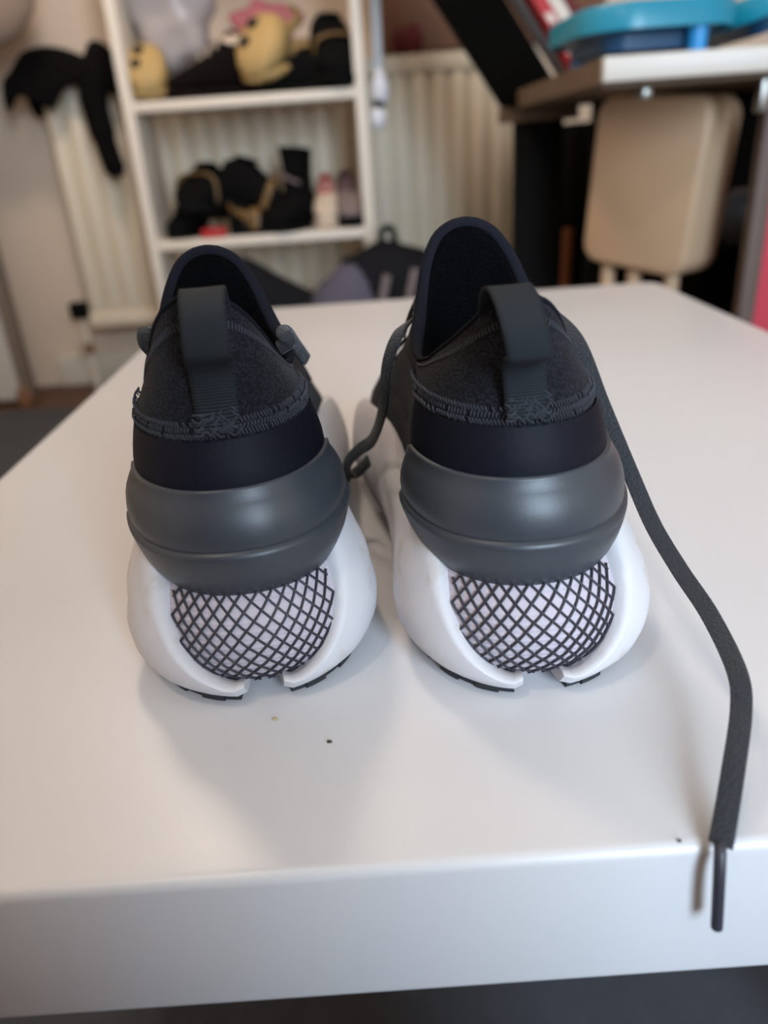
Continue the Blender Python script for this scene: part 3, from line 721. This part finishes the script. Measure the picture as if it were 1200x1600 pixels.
fshoe('shoe', 'low black shoe lying under the leaning tan clog', (-.045, 2.05, Z1), PI*.5, 0, .19, .034, 'wedge', G1, 'black_cloth', 'blackp', 'blackp')
fshoe('sandal', 'black sandal with gold straps at the right of the upper shelf', (-.07, 2.185, Z1+.05), PI+.25, -.25, .14, .042, 'wedge', G1, 'black_cloth', 'blackp', 'gold', sc=1.45)
fshoe('shoe', 'black high shoe against the right side panel of the upper shelf', (-.035, 2.17, Z1+.0), PI, 0, .12, .030, 'boot', G1, 'black_cloth', 'blackp', sc=.85)
# plastic bag, pink and red cloths behind
bm = B(); rn = random.Random(2); blob(bm, (0, 0, .13), (.105, .06, .13), 26, 18, lambda p: p*(1+.07*math.sin(p.x*70+p.z*30)+.05*math.sin(p.z*90-p.x*40)+.03*math.sin(p.y*150)))
o = obj('plastic_bag', bm, 'bagpl', None, True, 60); o.location = (-.425, 2.14, Z1+.075); tag(o, 'crumpled pale grey plastic bag on the shoes at left of upper shelf', 'bag')
def cloth(name, label, loc, r, m, cat='cloth'):
    bm = B(); blob(bm, (0, 0, r[2]), r, 18, 12, lambda p: p*(1+.12*math.sin(p.x*90+p.z*60)+.08*math.sin(p.z*130))); o = obj(name, bm, m, None, True, 60); o.location = loc; return tag(o, label, cat)
cloth('pink_cloth', 'crumpled pink cloth behind the tan clog on the upper shelf', (-.205, 2.160, Z1+.105), (.085, .025, .05), 'pink')
cloth('red_cloth', 'crumpled dark red cloth behind the brown trainer', (-.285, 2.165, Z1+.07), (.05, .025, .04), 'darkred')
# lower shelf
fshoe('shoe', 'low black shoe at the left end of the lower shelf', (-.42, 2.15, Z2), PI-.45, 0, .13, .034, 'trainer', G2, 'black_cloth', 'blackp', sc=1.1)
fshoe('shoe', 'rounded black shoe with a gold buckle strap on the lower shelf', (-.385, 2.18, Z2+.030), PI-.25, .15, .12, .040, 'wedge', G2, 'black_cloth', 'blackp', 'gold', sc=1.5)
fshoe('wedge_shoe', 'black wedge shoe tipped heel up in the middle of the lower shelf', (-.378, 2.10, Z2+.072), -PI*.5, -.32, .14, .040, 'wedge', G2, 'black_cloth', 'blackp', 'gold', sc=1.45)
fshoe('sandal', 'flat black sandal below the tipped wedge shoe', (-.335, 2.045, Z2), -PI*.5-.1, 0, .13, .030, 'sandal', G2, 'black_cloth', 'blackp', 'gold', sc=.9)
fshoe('ankle_boot', 'tall black ankle boot standing on the lower shelf', (-.138, 2.14, Z2), PI-.55, 0, .15, .042, 'boot', G2, 'black_cloth', 'blackp', 'greyc', sc=1.1)
fshoe('shoe', 'small cream canvas shoe right of the black boot', (-.092, 2.18, Z2), PI, 0, .10, .029, 'trainer', G2, 'cup', 'cup', 'red', sc=1.35)
fshoe('shoe', 'maroon and grey shoe at the right end of the lower shelf', (-.042, 2.18, Z2), PI+.1, 0, .11, .030, 'trainer', G2, 'greyc', 'blackp', 'maroon', sc=1.4)
boxo('red_box', (-.405, 2.005, Z2), (-.345, 2.04, Z2+.022), 'red', None, .004); tag(bpy.data.objects['red_box'], 'small red box on the lower shelf front edge', 'box')

# things on the floor and hanging by the rack
t = thing('backpack', 'black and slate backpack slumped on the floor beside the rack', 'backpack', (.045, 1.865, .013))
def packw(p): return Vector((p.x*(1+.10*math.sin(p.z*16)), p.y, p.z))*(1+.03*math.sin(p.x*50+p.z*40))
bm = B(); blob(bm, (.01, 0, .21), (.125, .10, .215), 22, 16, lambda p: packw(Vector((p.x*(1+.75*max(0, p.z/.215)**2), p.y, p.z)))); obj('main_compartment', bm, 'pack', t, True, 80)
bm = B(); blob(bm, (-.085, -.02, .18), (.115, .095, .205), 18, 14, packw); obj('side_panel', bm, 'packp', t, True, 80)
for x0, z0, x1, z1 in ((-.045, .20, .0, .36), (.01, .19, .065, .37)):
    bm = B(); pa = catmull([(x0, -.112, z0), ((x0+x1)/2, -.108, (z0+z1)/2), (x1, -.078, z1)], 5); tube(bm, pa, 0, 8, flat=(.018, .006), up=(0, -1, .2)); obj('webbing', bm, 'packg', t)
bm = B(); tube(bm, catmull([(-.01, 0, .41), (-.004, 0, .448), (.018, 0, .452), (.026, 0, .41)], 6), .008, 8); obj('carry_handle', bm, 'pack', t)
t2 = tag(thing('duffel_bag', None, None, (-.20, 1.85, .012)), 'slumped black cloth bag on the floor under the lower shelf', 'bag')
bm = B(); rows = []
for x, h in ((-.22, .34), (-.14, .42), (-.08, .43), (-.03, .39), (.02, .36), (.07, .33), (.10, .32)):
    rows.append([(x, .07*math.cos(a)*1.0, h*.5+h*.5*math.sin(a)) for a in np.linspace(0, 2*PI, 15)[:-1]])
loft(bm, rows); o = obj('body', bm, 'pack', t2, True, 80); o.modifiers.new('sub', 'SUBSURF').levels = 1
bm = B(); tube(bm, catmull([(-.15, -.05, .30), (-.08, -.085, .2), (0, -.085, .16), (.06, -.06, .22)], 6), .008, 8); obj('handle', bm, 'black_cloth', t2)
t = thing('hanging_strap', 'pale grey strap with a white knob hanging right of the shoe rack', 'strap', (.058, 2.02, .0))
bm = B(); tube(bm, catmull([(-.004, .0, 1.30), (0, 0, 1.1), (.002, 0, .95), (.0, 0, .80)], 5), 0, 8, flat=(.022, .006), up=(0, -1, 0)); obj('webbing', bm, 'strap', t)
bm = B(); blob(bm, (.002, 0, .765), (.020, .016, .040), 14, 12, lambda p: Vector((p.x*(1-.35*p.z/.04), p.y, p.z))); obj('knob', bm, 'whiteplastic', t)
bm = B(); tube(bm, [(-.002, 0, .735), (-.004, 0, .722)], .014); obj('dark_ring', bm, 'blackp', t)
bm = B(); blob(bm, (-.006, 0, .700), (.019, .014, .026), 14, 10); obj('tip', bm, 'whiteplastic', t)
obj('hanger', box(B(), (-.03, -.006, 1.29), (.006, .01, 1.31), .002), 'metal', t)

# ------------------------------------------------------------------ desk, tray, books
desk = thing('desk', 'white desk with black frame at the right, turquoise tray on it', 'desk', (.75, 1.45, 0))
def dl(p): return Vector(p)-Vector((.75, 1.45, 0))
DX0, DX1, DY0, DY1, DZ0, DZ1 = .333, 1.45, 1.15, 1.75, .692, .724
obj('desktop', box(B(), dl((DX0, DY0, DZ0+.002)), dl((DX1, DY1, DZ1)), .002), 'deskw', desk)
obj('side_edge_shade', box(B(), dl((DX0-.003, DY0+.012, DZ0)), dl((DX0+.001, DY1, DZ1-.001))), 'deskund', desk)  # brown strip painted in for the shade on the desk's white left side
obj('underside_board', box(B(), dl((DX0+.004, DY0+.02, DZ0-.004)), dl((DX1-.004, DY1-.004, DZ0+.002))), 'deskund', desk)
obj('cross_rail', box(B(), dl((DX0+.12, DY1-.14, DZ0-.075)), dl((DX1-.02, DY1-.115, DZ0-.004)), .002), 'blackp', desk)
for x, y in ((DX0+.15, DY1-.05), (DX1-.06, DY0+.1), (DX1-.06, DY1-.05), (DX0+.62, DY1-.05)):
    obj('leg', box(B(), dl((x, y, .012)), dl((x+.045, y+.045, DZ0-.003)), .002), 'blackp', desk)
obj('bracket', box(B(), dl((.563, 1.18, .645)), dl((.577, 1.2, .692)), .003), 'metal', desk)
obj('clip', box(B(), dl((.40, 1.19, .672)), dl((.415, 1.215, .689)), .003), 'metal', desk)
# slanted black hutch side with a grey inner board
def prism_xz(pts, y0, y1):
    bm = B(); grid(bm, [[(x, y0, z) for x, z in pts], [(x, y1, z) for x, z in pts]], True); bm.verts.ensure_lookup_table(); n = len(pts); cap(bm, list(bm.verts[:n])[::-1]); cap(bm, list(bm.verts[n:])); return bm
hp = lambda pts: [(x-.75, z) for x, z in pts]
def slx(z): return -.70*(z-.70)
obj('slanted_side', prism_xz(hp([(.305, .695), (.432, .695), (.432+slx(1.3), 1.3), (.305+slx(1.3), 1.3)]), 1.74-1.45, 1.80-1.45), 'blackwood', desk, False)
obj('slanted_board', prism_xz(hp([(.434, .726), (.490, .726), (.490+slx(1.3), 1.3), (.434+slx(1.3), 1.3)]), 1.745-1.45, 1.79-1.45), 'greypanel', desk, False)
obj('back_support', box(B(), dl((.30, 1.75, .665)), dl((.46, 1.80, .695)), .002), 'deskund', desk)
obj('rear_leg', box(B(), dl((.33, 1.755, .012)), dl((.43, 1.795, .665)), .002), 'blackp', desk)
def book(label, off, th, h, y0, y1, m, letters=False):
    b0 = .428+off; t = thing('book', label, 'book', (b0, y0, DZ1), 0, 'books leaning on the slanted board')
    sl = -.70
    def pr(x0, x1, z0, z1, ya, yb): return prism_xz([(x0+sl*z0, z0), (x1+sl*z0, z0), (x1+sl*z1, z1), (x0+sl*z1, z1)], ya, yb)
    obj('cover', pr(0, th, .0, h, 0, y1-y0), m, t, False)
    obj('pages', pr(.002, th-.002, .003, h+.0006, .004, y1-y0+.0012), 'whitep', t, False)
    if letters:
        for k, (z, hh) in enumerate(((.05, .02), (.075, .022), (.105, .016))):
            obj('spine_mark', pr(.005, th-.005, z, z+hh, -.0006, .002), 'whitep', t, False)
book('red book with white spine print leaning on the grey slanted board', .020, .026, .24, 1.69, 1.74, 'red', True)
book('pale grey book leaning between red and dark red books', .0475, .026, .25, 1.69, 1.74, 'whitep')
book('dark red book leaning to the right of the pale book', .0750, .020, .23, 1.69, 1.74, 'darkred')
# turquoise plastic tray on legs
def tray(name, label, loc, rz, x0, x1, y0, y1, tilt=0):
    t = thing(name, label, 'tray', loc, rz); t.rotation_euler = (0, tilt, rz)
    bm = B(); rr = [(0, .034), (0, .062), (.003, .066), (.012, .066), (.016, .060), (.020, .056)]
    V = loft(bm, [[(x, y, z) for x, y in rrect(x0+i, x1-i, y0+i, y1-i, .075-i, 8)] for i, z in rr], False); cap(bm, V[-1])
    obj('tray_top', bm, 'turq', t, True, 50)
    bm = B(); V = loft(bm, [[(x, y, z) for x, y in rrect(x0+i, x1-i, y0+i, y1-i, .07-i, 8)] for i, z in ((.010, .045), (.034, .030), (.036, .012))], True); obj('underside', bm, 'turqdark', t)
    for x, y in (((x0+x1)/2+.045, y0+.022), (x0+.05, y1-.06), (x1-.05, y1-.06)):
            bm = B(); tube(bm, [(x, y, .046), (x, y, .0)], [.014, .013], 12); obj('leg', bm, 'turqleg', t)
    return t
tray('lap_tray', 'turquoise plastic tray with rounded corners standing on the desk', (.432, 1.325, DZ1), .05, -.115, .112, -.13, .14)
tray('lap_tray', 'second turquoise tray tilted up at the right edge behind the first', (.72, 1.42, DZ1+.045), 0, -.15, .12, -.15, .15, -.28)
# cream chair with thick padded back, turned to the table
ch = thing('chair', 'cream chair with a thick rounded backrest turned beside the desk', 'chair', (.472, 1.385, 0))
bw, bh, bt = .222, .275, .092
cx_, cy_ = .47, 1.40; dirw = Vector((.545, -.838, 0)); nb = Vector((.838, .545, 0))
def chair_panel(w, h, th, r, re):
    bm = B(); rings = []
    for i, dn in ((re, 0), (re*.3, re*.3), (0, re), (0, th-re), (re*.3, th-re*.3), (re, th)):
        rings.append([(x, dn, z) for x, z in rrect(-w/2+i, w/2-i, -h/2+i, h/2-i, max(r-i, .002), 8)])
    loft(bm, rings); return bm
rotm = Matrix((dirw, nb, Vector((0, 0, 1)))).transposed().to_4x4()
bm = chair_panel(bw, bh, bt, .035, .008); bm.transform(Matrix.Translation((0, 0, .548)) @ rotm @ Matrix.Rotation(.085, 4, 'Y')); obj('backrest', bm, 'chair', ch, True, 50)
for s in (-.08, -.02, .06):
    p = dirw*s + nb*.03; bm = B(); tube(bm, [p+Vector((0, 0, .430)), p+Vector((0, 0, .27))], .013, 10); obj('spindle', bm, 'chair', ch)
bm = chair_panel(.26, .26, .03, .03, .006); bm.transform(Matrix.Translation(nb*.0+Vector((0, 0, .255))) @ rotm @ Matrix.Translation((0, .10, 0)) @ Matrix.Rotation(PI/2, 4, 'X')); obj('seat', bm, 'chair', ch, True, 50)
for a_ in (-.1, .1):
    for b_ in (.0, .2):
        p = dirw*a_+nb*b_; bm = B(); tube(bm, [p+Vector((0, 0, .24)), p*1.08+Vector((0, 0, .012))], [.014, .011], 10); obj('leg', bm, 'chair', ch)
# under and beside the desk
boxo('drawer_unit', (.70, 1.62, .012), (1.30, 1.74, .395), 'dark', None, .004); tag(bpy.data.objects['drawer_unit'], 'dark drawer unit in the shade under the desk', 'cabinet')
k = thing('dark_cabinet', 'black low cabinet standing behind the desk by the wall', 'cabinet', (.9, 2.15, 0))
obj('body', box(B(), (-.38, -.15, .012), (.65, .18, .66), .004), 'dark', k)
for x in (-.37, -.02, .32): obj('door', box(B(), (x, -.165, .03), (x+.33, -.15, .63), .004), 'dark', k)
bm = B(); tube(bm, [(.488, 1.93, .012), (.494, 1.94, .43)], .011, 10); o = obj('wooden_stick', bm, 'orange'); tag(o, 'orange brown wooden stick upright in the dark under the desk', 'stick')
bm = B(); blob(bm, (0, 0, .06), (.055, .05, .06)); o = obj('grey_ball', bm, 'grey'); o.location = (.795, 1.68, .395); 
tag(o, 'dull grey ball on the drawer unit behind the chair', 'ball')
s = thing('pink_screen', 'pink red panel in a brown frame at the right edge', 'screen', (.72, 1.22, 0))
obj('panel', box(B(), (-.108, -.006, .02), (.3, .006, .63), .002), 'pinkred', s)
obj('frame', box(B(), (-.132, -.012, .0), (-.106, .012, .66), .003), 'brownf', s)
